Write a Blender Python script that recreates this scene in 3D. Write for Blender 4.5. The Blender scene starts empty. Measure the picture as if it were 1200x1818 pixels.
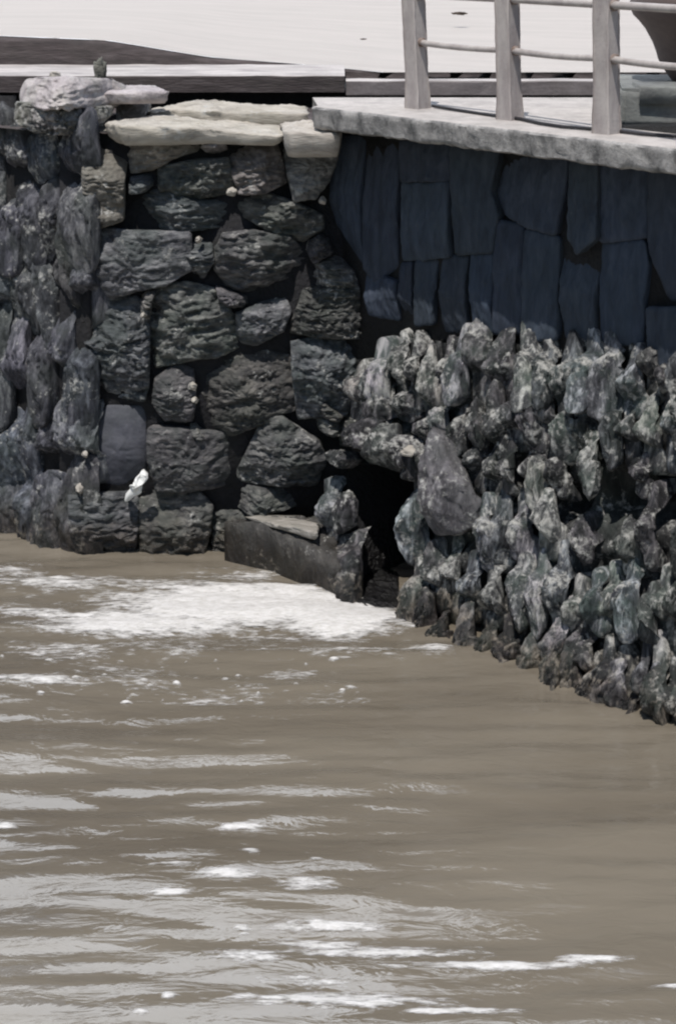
import bpy, bmesh, math, random
from mathutils import Vector, Matrix, noise

# ------------------------------------------------------------------ camera, world, sun, exposure
S = bpy.context.scene
COL = S.collection
H = 4.75                       # eye height above the water (m)
PITCH = math.radians(19.4)
F = 3000.0                     # focal length in photo pixels (1200 wide)
cam_d = bpy.data.cameras.new("camera"); cam = bpy.data.objects.new("camera", cam_d); COL.objects.link(cam)
cam.location = (0, 0, H); cam.rotation_euler = (math.pi/2 - PITCH, 0, 0)
cam_d.sensor_fit = 'HORIZONTAL'; cam_d.sensor_width = 36; cam_d.lens = 36*F/1200
cam_d.clip_end = 3000; cam_d.clip_start = 0.1
S.camera = cam
SUN_DIR = Vector((-0.34, -0.94, 0)).normalized()      # horizontal direction towards the sun
SUN_EL = math.radians(66)
to_sun = Vector((SUN_DIR.x*math.cos(SUN_EL), SUN_DIR.y*math.cos(SUN_EL), math.sin(SUN_EL)))
w = bpy.data.worlds.new("World"); S.world = w; w.use_nodes = True
nt = w.node_tree; nt.nodes.clear()
sky = nt.nodes.new('ShaderNodeTexSky'); sky.sky_type = 'NISHITA'; sky.sun_disc = False
sky.sun_elevation = SUN_EL; sky.sun_rotation = math.atan2(SUN_DIR.x, SUN_DIR.y)
sky.air_density = 1.2; sky.dust_density = 0.8
bg = nt.nodes.new('ShaderNodeBackground'); bg.inputs[1].default_value = 0.085
wo = nt.nodes.new('ShaderNodeOutputWorld')
# bright clouds added to the unseen sky to give reflections on the water
def wn(t, **k):
    x = nt.nodes.new(t)
    for a, b in k.items(): setattr(x, a, b)
    return x
tc = wn('ShaderNodeTexCoord'); mp = wn('ShaderNodeMapping'); mp.inputs['Scale'].default_value = (2.2, 1.6, 4.2); mp.inputs['Location'].default_value = (.35, 0, .2)
nt.links.new(tc.outputs['Generated'], mp.inputs[0])
cn = wn('ShaderNodeTexNoise'); nt.links.new(mp.outputs[0], cn.inputs['Vector']); cn.inputs['Scale'].default_value = 1.5; cn.inputs['Detail'].default_value = 7; cn.inputs['Roughness'].default_value = .55
sx = wn('ShaderNodeSeparateXYZ'); nt.links.new(tc.outputs['Generated'], sx.inputs[0])
gy = wn('ShaderNodeMapRange'); nt.links.new(sx.outputs['Y'], gy.inputs[0]); gy.inputs[1].default_value = .1; gy.inputs[2].default_value = .6; gy.inputs[3].default_value = -.25; gy.inputs[4].default_value = .06
ad = wn('ShaderNodeMath', operation='ADD'); nt.links.new(cn.outputs[0], ad.inputs[0]); nt.links.new(gy.outputs[0], ad.inputs[1])
cm = wn('ShaderNodeMapRange', interpolation_type='SMOOTHSTEP'); nt.links.new(ad.outputs[0], cm.inputs[0]); cm.inputs[1].default_value = .49; cm.inputs[2].default_value = .60
mx = wn('ShaderNodeMix', data_type='RGBA'); nt.links.new(cm.outputs[0], mx.inputs[0]); nt.links.new(sky.outputs[0], mx.inputs[6]); mx.inputs[7].default_value = (26, 27.5, 30, 1)
nt.links.new(mx.outputs[2], bg.inputs[0]); nt.links.new(bg.outputs[0], wo.inputs[0])
ld = bpy.data.lights.new("sun", 'SUN'); ld.energy = 4.2; ld.angle = math.radians(0.55); ld.color = (1, .945, .885)
sun = bpy.data.objects.new("sun", ld); COL.objects.link(sun)
sun.rotation_euler = to_sun.to_track_quat('Z', 'Y').to_euler()
S.view_settings.view_transform = 'Standard'; S.view_settings.look = 'None'
S.view_settings.exposure = 0.12; S.view_settings.gamma = 1
S.cycles.filter_width = 2.2

# ------------------------------------------------------------------ geometry of the view
EYE = Vector((0, 0, H))
FW = Vector((0, math.cos(PITCH), -math.sin(PITCH))); UPV = Vector((0, math.sin(PITCH), math.cos(PITCH)))
def ray(px, py): return (FW*F + Vector((1, 0, 0))*(px-600) - UPV*(py-909)).normalized()
def proj(p):
    d = p - EYE; z = d.dot(FW)
    return 600 + F*d.x/z, 909 - F*d.dot(UPV)/z
class Plane:
    """a wall (or level) plane with its own in-plane axes u (along), v (up) and outward normal n"""
    def __init__(s, p, n, up=Vector((0, 0, 1))):
        s.p = Vector(p); s.n = Vector(n).normalized()
        s.u = up.cross(s.n).normalized(); s.v = s.n.cross(s.u).normalized()
    def hit(s, px, py):
        r = ray(px, py); return EYE + r*((s.p-EYE).dot(s.n)/r.dot(s.n))
    def uv(s, px, py):
        d = s.hit(px, py) - s.p; return Vector((d.dot(s.u), d.dot(s.v)))
    def at(s, u, v, h=0): return s.p + s.u*u + s.v*v + s.n*h
def level(px, py, z):
    r = ray(px, py); return EYE + r*((z-H)/r.z)
def on_y(px, py, y):
    r = ray(px, py); return EYE + r*(y/r.y)

Z_SLAB = 3.50
Z_TOP = 3.28
CENTRE = Plane((0, 12.5, 0), (0, -1, 0.03))
A = level(580, 191, Z_SLAB); B = level(1200, 263, Z_SLAB)        # front edge of the deck slab
ED = Vector((B.x-A.x, B.y-A.y, 0)).normalized()                    # along the quay, towards the camera
EN = Vector((ED.y, -ED.x, 0)).normalized()
if EN.y > 0: EN = -EN
A0 = Vector((A.x, A.y, 0))
UPPER = Plane(A0 - EN*0.50, EN)
foot = level(950, 1193, 0); fo = (foot-A0).dot(EN)
LOWER = Plane(A0 + EN*fo, EN + Vector((0, 0, (fo+0.42)/2.3)))
lf = level(70, 962, 0)
LEFT = Plane(Vector((lf.x, lf.y, 0)), Vector((-0.62, -0.78, 0.05)))

# ------------------------------------------------------------------ object helpers
def tag(o, label=None, cat=None, group=None, kind=None):
    if label: o['label'] = label
    if cat: o['category'] = cat
    if group: o['group'] = group
    if kind: o['kind'] = kind
    return o
def empty(name, loc, label, cat, group=None):
    o = bpy.data.objects.new(name, None); COL.objects.link(o); o.location = loc; o.empty_display_size = .2
    return tag(o, label, cat, group)
def mesh_obj(name, verts, faces, mat, parent=None, smooth=True):
    off = parent.location if parent else Vector((0, 0, 0))
    if parent and parent.parent: off = off + parent.parent.location
    if not parent:
        c = sum((Vector(v) for v in verts), Vector())/len(verts); c.z = min(v[2] for v in verts); off = c
    me = bpy.data.meshes.new(name)
    me.from_pydata([tuple(Vector(v)-off) for v in verts], [], faces)
    me.update()
    if smooth: me.polygons.foreach_set('use_smooth', [True]*len(me.polygons))
    o = bpy.data.objects.new(name, me); COL.objects.link(o)
    if mat: me.materials.append(mat)
    if parent: o.parent = parent
    else: o.location = off
    return o
def bm_data(bm):
    bm.verts.ensure_lookup_table(); bm.verts.index_update()
    v = [x.co.copy() for x in bm.verts]; f = [[q.index for q in p.verts] for p in bm.faces]; bm.free(); return v, f
def fbm(p, o=4): return noise.fractal(p, 1.0, 2.1, o, noise_basis='PERLIN_ORIGINAL')

# ------------------------------------------------------------------ materials
class NT:
    def __init__(s, name):
        s.m = bpy.data.materials.new(name); s.m.use_nodes = True; s.t = s.m.node_tree; s.t.nodes.clear()
        s.out = s.n('ShaderNodeOutputMaterial'); s.b = s.n('ShaderNodeBsdfPrincipled'); s.l(s.b.outputs[0], s.out.inputs[0])
        s.geo = s.n('ShaderNodeNewGeometry')
    def n(s, t, **k):
        x = s.t.nodes.new(t)
        for a, b in k.items(): setattr(x, a, b)
        return x
    def l(s, a, b): s.t.links.new(a, b)
    def pos(s, scale=(1, 1, 1), rotz=0):
        mp = s.n('ShaderNodeMapping'); mp.inputs['Scale'].default_value = scale; mp.inputs['Rotation'].default_value = (0, 0, rotz)
        s.l(s.geo.outputs['Position'], mp.inputs[0]); return mp.outputs[0]
    def noise(s, vec, scale, detail=6, rough=.6, dist=0):
        x = s.n('ShaderNodeTexNoise'); s.l(vec, x.inputs['Vector']); x.inputs['Scale'].default_value = scale
        x.inputs['Detail'].default_value = detail; x.inputs['Roughness'].default_value = rough; x.inputs['Distortion'].default_value = dist
        return x.outputs[0]
    def ramp(s, fac, stops):
        x = s.n('ShaderNodeValToRGB'); s.l(fac, x.inputs[0]); e = x.color_ramp.elements
        while len(e) < len(stops): e.new(.5)
        for i, (p, c) in enumerate(stops):
            e[i].position = p; e[i].color = (c, c, c, 1) if not hasattr(c, '__len__') else (*c, 1)
        return x.outputs[0]
    def mix(s, f, a, b, mode='MIX'):
        x = s.n('ShaderNodeMix', data_type='RGBA', blend_type=mode)
        for sock, v in ((x.inputs[0], f), (x.inputs[6], a), (x.inputs[7], b)):
            if hasattr(v, 'default_value'): s.l(v, sock)
            elif hasattr(v, '__len__'): sock.default_value = (*v, 1)
            else: sock.default_value = v
        return x.outputs[2]
    def bump(s, h, strength=.5, dist=.02, prev=None):
        x = s.n('ShaderNodeBump'); s.l(h, x.inputs['Height']); x.inputs['Strength'].default_value = strength; x.inputs['Distance'].default_value = dist
        if prev: s.l(prev, x.inputs['Normal'])
        return x.outputs[0]

def stone_mat(name, dark, mid, light, green, pale_amt, green_amt, scale=(1, 1, 1), rough=.8, bumpd=.03, rotz=0, vary=.35, wet=True, con=1.0):
    m = NT(name)
    v = m.pos(scale, rotz); iso = m.pos()
    oi = m.n('ShaderNodeObjectInfo')
    n1 = m.noise(v, 7, 8, .65, .4)
    c = m.ramp(n1, [(.5-.20*con, dark), (.5, mid), (.5+.22*con, light)])
    g = m.ramp(m.noise(iso, 3.1, 4, .6), [(.5-.12*green_amt, 0), (.62, 1)])
    gm = m.n('ShaderNodeMath', operation='MULTIPLY'); m.l(g, gm.inputs[0]); gm.inputs[1].default_value = .75*green_amt
    c = m.mix(gm.outputs[0], c, green)
    # per-stone tone
    mr = m.n('ShaderNodeMapRange'); m.l(oi.outputs['Random'], mr.inputs[0]); mr.inputs[3].default_value = 1-vary; mr.inputs[4].default_value = 1+vary
    c = m.mix(1.0, c, mr.outputs[0], 'MULTIPLY')
    # purple / brown tint per stone
    r2 = m.n('ShaderNodeMath', operation='FRACT'); mu = m.n('ShaderNodeMath', operation='MULTIPLY'); m.l(oi.outputs['Random'], mu.inputs[0]); mu.inputs[1].default_value = 17.3
    m.l(mu.outputs[0], r2.inputs[0])
    tint = m.ramp(r2.outputs[0], [(0, (1.08, .98, .93)), (.35, (.98, 1.03, .97)), (.65, (1.04, .96, 1.06)), (1, (.9, 1.0, 1.1))])
    c = m.mix(min(.8, vary*2.2), c, tint, 'MULTIPLY')
    # barnacle / lichen crust: own shaped pale spots
    sp = m.noise(iso, 24, 4, .65); patch = m.noise(iso, 4.5, 3, .6)
    mm = m.n('ShaderNodeMath', operation='ADD'); m.l(sp, mm.inputs[0]); m.l(patch, mm.inputs[1])
    t = 1.26 - .2*pale_amt
    sub = m.n('ShaderNodeMapRange'); m.l(mm.outputs[0], sub.inputs[0]); sub.inputs[1].default_value = t-.10; sub.inputs[2].default_value = t+.12
    c = m.mix(sub.outputs[0], c, (.42, .42, .40))
    if wet:
        sz = m.n('ShaderNodeSeparateXYZ'); m.l(m.geo.outputs['Position'], sz.inputs[0])
        wa = m.n('ShaderNodeMath', operation='MULTIPLY_ADD'); m.l(m.noise(iso, 4, 4, .6), wa.inputs[0]); wa.inputs[1].default_value = -.7; m.l(sz.outputs['Z'], wa.inputs[2])
        wr = m.n('ShaderNodeMapRange'); m.l(wa.outputs[0], wr.inputs[0]); wr.inputs[1].default_value = -.22; wr.inputs[2].default_value = .0; wr.inputs[3].default_value = 1; wr.inputs[4].default_value = 0
        c = m.mix(wr.outputs[0], c, m.mix(1.0, c, (.50, .44, .38), 'MULTIPLY'))
        ro = m.n('ShaderNodeMapRange'); m.l(wr.outputs[0], ro.inputs[0]); ro.inputs[3].default_value = rough; ro.inputs[4].default_value = .35
        m.l(ro.outputs[0], m.b.inputs['Roughness'])
    else: m.b.inputs['Roughness'].default_value = rough
    m.l(c, m.b.inputs['Base Color'])
    h = m.noise(v, 22, 8, .7, .2)
    b1 = m.bump(h, .9, bumpd)
    pit = m.n('ShaderNodeTexVoronoi'); m.l(v, pit.inputs['Vector']); pit.inputs['Scale'].default_value = 26
    b2 = m.bump(pit.outputs[0], .35, bumpd*.6, b1)
    m.l(b2, m.b.inputs['Normal'])
    return m.m

M = {}
M['centre'] = stone_mat('rubble_stone', (.022, .023, .026), (.070, .071, .073), (.18, .178, .172), (.048, .062, .052), .1, .6, (1, 1, 3.0), .85, .022, con=.75)
M['top'] = stone_mat('dry_stone', (.09, .085, .08), (.19, .18, .165), (.32, .31, .29), (.17, .17, .145), .2, .3, (1, 1, 2.5), .9, .02)
M['coping'] = stone_mat('coping_stone', (.20, .185, .165), (.38, .355, .315), (.50, .475, .43), (.32, .30, .25), .2, .5, (.6, 1.5, 3), .9, .010, vary=.06)
M['boulder'] = stone_mat('boulder_stone', (.18, .165, .17), (.42, .38, .385), (.60, .555, .555), (.36, .35, .31), .2, .5, (1, 1, 1), .9, .03, vary=.05)
M['upper'] = stone_mat('shade_tinted_stone', (.015, .022, .034), (.028, .040, .060), (.050, .064, .088), (.022, .034, .042), -1, .3, (2, 2, .5), .85, .010, vary=.25)  # dark blue of the skylit shade is put into the colour
M['lower'] = stone_mat('tidal_stone', (.010, .011, .014), (.060, .062, .066), (.33, .33, .325), (.050, .078, .060), .7, .6, (1.8, 1.8, .38), .75, .03, vary=.6, con=.62)
M['spire'] = stone_mat('purple_stone', (.04, .038, .043), (.10, .096, .104), (.22, .215, .225), (.09, .10, .09), .45, .4, (2, 2, .45), .8, .025, vary=.06)
M['left'] = stone_mat('side_stone', (.016, .018, .024), (.058, .061, .073), (.17, .175, .19), (.055, .068, .058), .3, .6, (2.0, 2.0, .5), .8, .025, con=.65)
M['smooth'] = stone_mat('smooth_stone', (.035, .038, .046), (.055, .06, .07), (.085, .09, .10), (.05, .06, .055), -.8, .4, (1, 1, 1), .8, .008)
M['mottled'] = stone_mat('mottled_stone', (.05, .05, .055), (.17, .165, .165), (.42, .40, .39), (.12, .13, .09), .7, .7, (1.5, 1.5, 1.2), .9, .03, vary=.05, con=.7)
M['packed'] = stone_mat('packed_stone', (.008, .009, .011), (.030, .031, .032), (.10, .10, .10), (.028, .04, .032), .4, .6, (2.2, 2.2, .6), .85, .03, vary=.02)
M['core2'] = stone_mat('dark_ledge', (.018, .017, .017), (.042, .040, .038), (.09, .086, .08), (.04, .045, .035), .1, .4, (1.5, 1.5, .8), .7, .02, vary=.02)
M['core'] = stone_mat('mortar_and_shade', (.003, .003, .004), (.006, .006, .008), (.012, .012, .014), (.005, .006, .005), -1, .5)  # near-black mortar, also painted shade in the drain and under the step
M['ledge'] = stone_mat('ledge_stone', (.12, .115, .10), (.24, .225, .20), (.38, .36, .33), (.17, .17, .14), .0, .4, (.7, 2.5, 2), .7, .012, vary=.02)
M['step_dark'] = stone_mat('dark_riser', (.028, .023, .023), (.055, .044, .044), (.10, .085, .085), (.06, .055, .05), -1, .3, (.5, 1, 3), .9, .01, vary=.03)

def concrete_mat(name, base, dark, stain=.5, scale=(1, 1, 1), rough=.9, bd=.01):
    m = NT(name); v = m.pos(scale); iso = m.pos()
    n = m.noise(v, 5, 8, .7, .3); f = m.noise(iso, 38, 5, .7)
    c = m.mix(m.ramp(n, [(.38, 1), (.62, 0)]), base, dark)
    mm = m.n('ShaderNodeMath', operation='MULTIPLY'); mm.inputs[1].default_value = stain
    c = m.mix(.5*stain, c, m.ramp(f, [(.3, .35), (.65, 1.0)]), 'MULTIPLY')
    m.l(c, m.b.inputs['Base Color']); m.b.inputs['Roughness'].default_value = rough
    m.l(m.bump(f, .5, bd, m.bump(n, .5, bd)), m.b.inputs['Normal'])
    return m.m
M['slab_top'] = concrete_mat('pale_top_concrete', (.46, .43, .41), (.32, .30, .285), .35, (1, 1, 1), .9, .01)
M['slab'] = concrete_mat('weathered_concrete', (.40, .39, .38), (.11, .11, .11), .7, (1.3, 1.3, .9), .9, .02)
M['post'] = concrete_mat('post_concrete', (.40, .37, .355), (.29, .26, .255), .25, (2, 2, .5), .85, .006)
M['rail'] = concrete_mat('rail_paint', (.42, .39, .37), (.30, .27, .26), .2, (2, 2, 2), .55, .003)
M['pave'] = concrete_mat('pale_pavement', (.42, .39, .365), (.375, .35, .328), .06, (.12, .5, 1), .9, .004)
M['step'] = concrete_mat('step_concrete', (.50, .47, .455), (.28, .26, .255), .35, (.4, 1, 3), .9, .008)
M['plinth'] = concrete_mat('plinth_stone', (.20, .21, .20), (.12, .125, .125), .4, (1, 1, 2), .9, .012)
M['collar'] = concrete_mat('rusty_collar', (.27, .23, .21), (.13, .085, .065), .5, (4, 4, 4), .7, .004)
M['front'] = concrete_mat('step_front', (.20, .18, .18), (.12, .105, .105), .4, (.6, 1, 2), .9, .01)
M['urn'] = concrete_mat('brown_clay', (.105, .078, .07), (.075, .055, .05), .25, (1, 1, 2), .7, .006)
M['rim'] = concrete_mat('maroon_clay', (.17, .045, .06), (.10, .03, .04), .2, (1, 1, 1), .5, .004)
M['black'] = concrete_mat('strip_black', (.02, .018, .022), (.012, .012, .014), .2, (1, 1, 1), .6, .002)
M['white'] = concrete_mat('white_plastic', (.72, .73, .72), (.55, .56, .54), .1, (1, 1, 1), .5, .006)
M['litter'] = concrete_mat('dry_leaf', (.10, .07, .05), (.05, .04, .03), .2, (9, 9, 9), .8, .004)

def water_mat():
    m = NT('muddy_water')
    v = m.pos((.35, 1, 1)); 
    big = m.noise(m.pos((.18, .8, 1)), 1.3, 4, .55, .3)
    c = m.ramp(big, [(.32, (.120, .103, .080)), (.68, (.178, .157, .124))])
    m.l(c, m.b.inputs['Base Color'])
    m.b.inputs['Roughness'].default_value = .04
    m.b.inputs['IOR'].default_value = 1.6; m.b.inputs['Specular IOR Level'].default_value = .8
    h = m.noise(v, 9, 4, .55, .6)
    m.l(m.bump(h, .35, .03), m.b.inputs['Normal'])
    return m.m
M['water'] = water_mat()
def foam_glint_mat():
    m = NT('foam_glint_white')
    n = m.noise(m.pos((.7, 1.6, 1)), 22, 6, .75)
    m.l(m.ramp(n, [(.3, (.50, .49, .46)), (.6, (.72, .71, .70))]), m.b.inputs['Base Color'])
    m.b.inputs['Roughness'].default_value = .6
    m.l(m.bump(n, .8, .02), m.b.inputs['Normal'])
    at = m.n('ShaderNodeAttribute', attribute_name='thick')
    a = m.n('ShaderNodeMath', operation='ADD'); m.l(at.outputs['Fac'], a.inputs[0])
    k = m.n('ShaderNodeMapRange'); m.l(m.noise(m.pos((.45, 1.6, 1)), 20, 6, .75), k.inputs[0]); k.inputs[1].default_value = .3; k.inputs[2].default_value = .7; k.inputs[3].default_value = -.62; k.inputs[4].default_value = .30
    m.l(k.outputs[0], a.inputs[1])
    r = m.n('ShaderNodeMapRange'); m.l(a.outputs[0], r.inputs[0]); r.inputs[1].default_value = 0; r.inputs[2].default_value = .62; r.inputs[4].default_value = .95
    m.l(r.outputs[0], m.b.inputs['Alpha'])
    return m.m
M['foam_and_glint'] = foam_glint_mat()

AREA = {}
# ------------------------------------------------------------------ one irregular stone, outline given on a wall or level plane
def stone(name, px, P, parent, mat, depth=.16, out=0.0, bulge=.035, rough=.022, st=(1.0, 2.4), seed=0, nth=64, nr=15, tilt=(0, 0), edge=5.0, uv=None, wob=.012, fine=1.0, shrink=1.0, ridge=0.0, rag=0.0, nfac=3, fdeep=.05, jit=.08):
    rnd = random.Random(seed*7919+13)
    P2 = Plane.__new__(Plane); P2.p = P.p+P.n*out; P2.n = P.n; P2.u = P.u; P2.v = P.v
    pts = uv if uv else [P2.uv(x, y) for x, y in px]
    he = [0]*nth
    c = sum(pts, Vector((0, 0)))/len(pts)
    rad = []
    n = len(pts)
    for k in range(nth):
        a = 2*math.pi*k/nth; d = Vector((math.cos(a), math.sin(a))); best = .01
        for i in range(n):
            p, q = pts[i]-c, pts[(i+1) % n]-c; e = q-p
            den = d.x*e.y-d.y*e.x
            if abs(den) < 1e-9: continue
            t = (p.x*e.y-p.y*e.x)/den; s_ = (p.x*d.y-p.y*d.x)/den
            if t > 0 and -1e-6 <= s_ <= 1+1e-6: best = max(best, t)
        rad.append(best)
    if nth < 100: rad = [(rad[k-1]+6*rad[k]+rad[(k+1) % nth])/8 for k in range(nth)]
    off = Vector((rnd.uniform(-50, 50), rnd.uniform(-50, 50), rnd.uniform(-50, 50)))
    tx, ty = tilt[0]+rnd.uniform(-jit, jit), tilt[1]+rnd.uniform(-jit, jit)
    fac = [(math.cos(fa), math.sin(fa), rnd.uniform(.2, 1)*fdeep, rnd.uniform(.1, .5)) for fa in [rnd.uniform(0, 6.283) for _ in range(nfac)]]
    size = sum(rad)/nth
    V = []; Fc = []
    def disp(u, v, h):
        q = Vector((u*st[0], v*st[1], h))
        return (rough*(fbm(q*5+off, 4)*.9) - rough*.9*abs(noise.noise(q*9+off*1.3))
                + rough*.55*noise.noise(q*26+off*.7)*fine
                - ridge*abs(noise.noise(Vector((u*13+.5*noise.noise(q*3), v*1.6, 0))+off))*1.6 + ridge*.6*noise.noise(Vector((u*34, v*7, 3))+off))
    V.append(None)
    rs = [((k+1)/nr)**.85 for k in range(nr)]
    for r in rs:
        for k in range(nth):
            a = 2*math.pi*k/nth; R = rad[k]*r*shrink
            u = c.x+math.cos(a)*R; v = c.y+math.sin(a)*R
            q = Vector((u, v, 0))*11+off
            R2 = wob*r*noise.noise(q) + wob*.6*r*noise.noise(q*2.7) + rag*r*(noise.noise(q*1.8+off)+.6*noise.noise(q*4.3))
            u += math.cos(a)*R2; v += math.sin(a)*R2
            h = out + bulge*(max(0, 1-r**edge))**.6 + tx*(u-c.x) + ty*(v-c.y)
            for fx, fy, fd, f0 in fac:       # flat broken facets
                s_ = (fx*(u-c.x)+fy*(v-c.y))/size
                if s_ > f0: h -= (s_-f0)*fd*2
            h += disp(u, v, 0)*(1 if r < .97 else .6)
            V.append(P.at(u, v, h)); he[k] = h
    V[0] = P.at(c.x, c.y, out+bulge+disp(c.x, c.y, 0))
    for j, (dr, dd) in enumerate(((1.0, .12), (.99, .35), (.96, .7), (.9, 1.0))):
        for k in range(nth):
            a = 2*math.pi*k/nth; R = rad[k]*dr*shrink
            u = c.x+math.cos(a)*R; v = c.y+math.sin(a)*R
            q = Vector((u, v, dd))*9+off
            R2 = wob*noise.noise(q); u += math.cos(a)*R2; v += math.sin(a)*R2
            V.append(P.at(u, v, he[k]*(1-dd) + out*dd - depth*dd))
    NR = nr+4
    for k in range(nth): Fc.append((0, 1+k, 1+(k+1) % nth))
    for j in range(NR-1):
        for k in range(nth):
            a, b = 1+j*nth+k, 1+j*nth+(k+1) % nth
            Fc.append((a, a+nth, b+nth, b))
    Fc.append(tuple(1+(NR-1)*nth+k for k in range(nth))[::-1])
    o = mesh_obj(name, V, Fc, mat, parent)
    if px:
        cl = [(min(1200, max(0, x)), min(1818, max(0, y))) for x, y in px]
        AREA[o.name] = abs(sum(a[0]*b[1]-b[0]*a[1] for a, b in zip(cl, cl[1:]+cl[:1])))/2
    return o

def merge_small(parent, keep=100):
    """past a hundred stones on one wall the smallest and the unseen ones become one part"""
    st_ = sorted([o for o in COL.objects if o.parent == parent and o.name.split('.')[0] == 'stone' and 'label' not in o], key=lambda o: -AREA[o.name])
    rest = [o for i, o in enumerate(st_) if i >= keep or AREA[o.name] < 40]
    if not rest: return
    V = []; Fc = []; mats = []; mi = []
    for o in rest:
        b = len(V); V += [v.co.copy() for v in o.data.vertices]; Fc += [tuple(i+b for i in p.vertices) for p in o.data.polygons]
        if o.data.materials[0] not in mats: mats.append(o.data.materials[0])
        mi += [mats.index(o.data.materials[0])]*len(o.data.polygons)
        bpy.data.objects.remove(o)
    me = bpy.data.meshes.new('packing_stone'); me.from_pydata(V, [], Fc)
    for m_ in mats: me.materials.append(m_)
    me.polygons.foreach_set('material_index', mi); me.polygons.foreach_set('use_smooth', [True]*len(Fc))
    o = bpy.data.objects.new('packing_stone', me); COL.objects.link(o); o.parent = parent; o['kind'] = 'stuff'

def quad_sheet(P, rects, h, thick, extra=()):
    V = []; Fc = []
    for x0, y0, x1, y1 in rects:
        c = [P.uv(*q) for q in ((x0, y1), (x1, y1), (x1, y0), (x0, y0))]
        b = len(V)
        V += [P.at(q.x, q.y, h) for q in c] + [P.at(q.x, q.y, h-thick) for q in c]
        Fc += [(b, b+1, b+2, b+3), (b+7, b+6, b+5, b+4), (b, b+4, b+5, b+1), (b+1, b+5, b+6, b+2), (b+2, b+6, b+7, b+3), (b+3, b+7, b+4, b)]
    return V, Fc

# ------------------------------------------------------------------ SETTING: water, pavement
def axis(a, b, step, lo, hi):
    xs = []; x = a
    while x <= b: xs.append(x); x += step
    s = step; x = xs[-1]
    while x < hi: s *= 1.35; x += s; xs.append(x)
    s = step; x = a; pre = []
    while x > lo: s *= 1.35; x -= s; pre.append(x)
    return pre[::-1]+xs
def wave(x, y):
    p = Vector((x*.30, y*1.0, 0))
    h = .026*noise.noise(p*1.6+Vector((3, 7, 1))) + .034*noise.noise(Vector((x*.55, y*3.0, 4.2))) + .014*noise.noise(Vector((x*1.8, y*7.5, 9.1)))
    return h*(1.0 if y < 11.5 else 1.1)
xs = axis(-3.0, 3.0, .04, -60, 60); ys = axis(6.0, 13.4, .022, -60, 40)
V = [(x, y, wave(x, y)) for y in ys for x in xs]; nx = len(xs)
Fc = [(j*nx+i, j*nx+i+1, (j+1)*nx+i+1, (j+1)*nx+i) for j in range(len(ys)-1) for i in range(nx-1)]
tag(mesh_obj('water', V, Fc, M['water']), kind='structure')

# pavement: a ramped edge behind the steps, level ground beyond
def edge_z(px):
    pts = [(-900, 60), (0, 62), (190, 70), (370, 100), (550, 114), (720, 131), (1200, 150), (2200, 160)]
    for (a, ya), (b, yb) in zip(pts, pts[1:]):
        if px <= b: return on_y(px, ya+(yb-ya)*(px-a)/(b-a), 15.55).z
    return 3.3
xs = [-400, -150, -60, -25, -12] + [-8+i*.25 for i in range(65)] + [12, 25, 60, 150, 400]
ys = [15.55, 15.8, 16.3, 17, 18, 19.5, 21, 23, 26, 30, 40, 70, 150, 400, 900]
V = []
for y in ys:
    for x in xs:
        z0 = edge_z(600+F*x/(15.55*math.cos(PITCH)+1.1*math.sin(PITCH)))
        t = min(1, (y-15.55)/14); t = t*t*(3-2*t)
        V.append((x, y, z0*(1-t)+3.62*t))
nx = len(xs)
Fc = [(j*nx+i, j*nx+i+1, (j+1)*nx+i+1, (j+1)*nx+i) for j in range(len(ys)-1) for i in range(nx-1)]
tag(mesh_obj('pavement', V, Fc, M['pave']), kind='structure')
# dark riser under the pavement edge and the ground between the quay wall and the steps
V = []; Fc = []
for i in range(0, 129):
    x = -8+i*.125
    z0 = edge_z(600+F*x/(15.55*math.cos(PITCH)+1.1*math.sin(PITCH)))
    j = .012*noise.noise(Vector((x*3, 0, 5)))
    for (yy, zz) in ((15.60, z0-.006), (15.535+j, z0-.008+j), (15.50+j, z0-.05), (15.50-j, 3.45), (15.50, 3.2)): V.append((x, yy, zz))
for i in range(128):
    for k in range(4): a = i*5+k; Fc.append((a, a+1, a+6, a+5))
tag(mesh_obj('kerb_riser', V, Fc, M['step_dark']), 'dark weathered stone riser along the edge of the pale pavement', 'kerb')
V = [(-9, 12.62, Z_TOP-.05), (9, 12.62, Z_TOP-.05), (9, 15.6, Z_TOP-.02), (-9, 15.6, Z_TOP-.02)]
V = []; Fc = []
gx = [-9+i*.3 for i in range(61)]; gy = [12.7+i*.2 for i in range(16)]
for y in gy:
    for x in gx:
        yl = LEFT.p.y-(x-LEFT.p.x)*LEFT.n.x/LEFT.n.y+.12
        y_ = max(12.7, min(15.4, yl)) if x < -2.0 else 12.7
        y_ = y_+(15.7-y_)*(y-12.7)/3.0
        V.append((x, y_, Z_TOP-.03+.03*noise.noise(Vector((x*1.5, y*1.5, 0)))))
Fc = [(j*61+i, j*61+i+1, (j+1)*61+i+1, (j+1)*61+i) for j in range(15) for i in range(60)]
tag(mesh_obj('ground', V, Fc, M['step_dark']), kind='structure')

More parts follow.
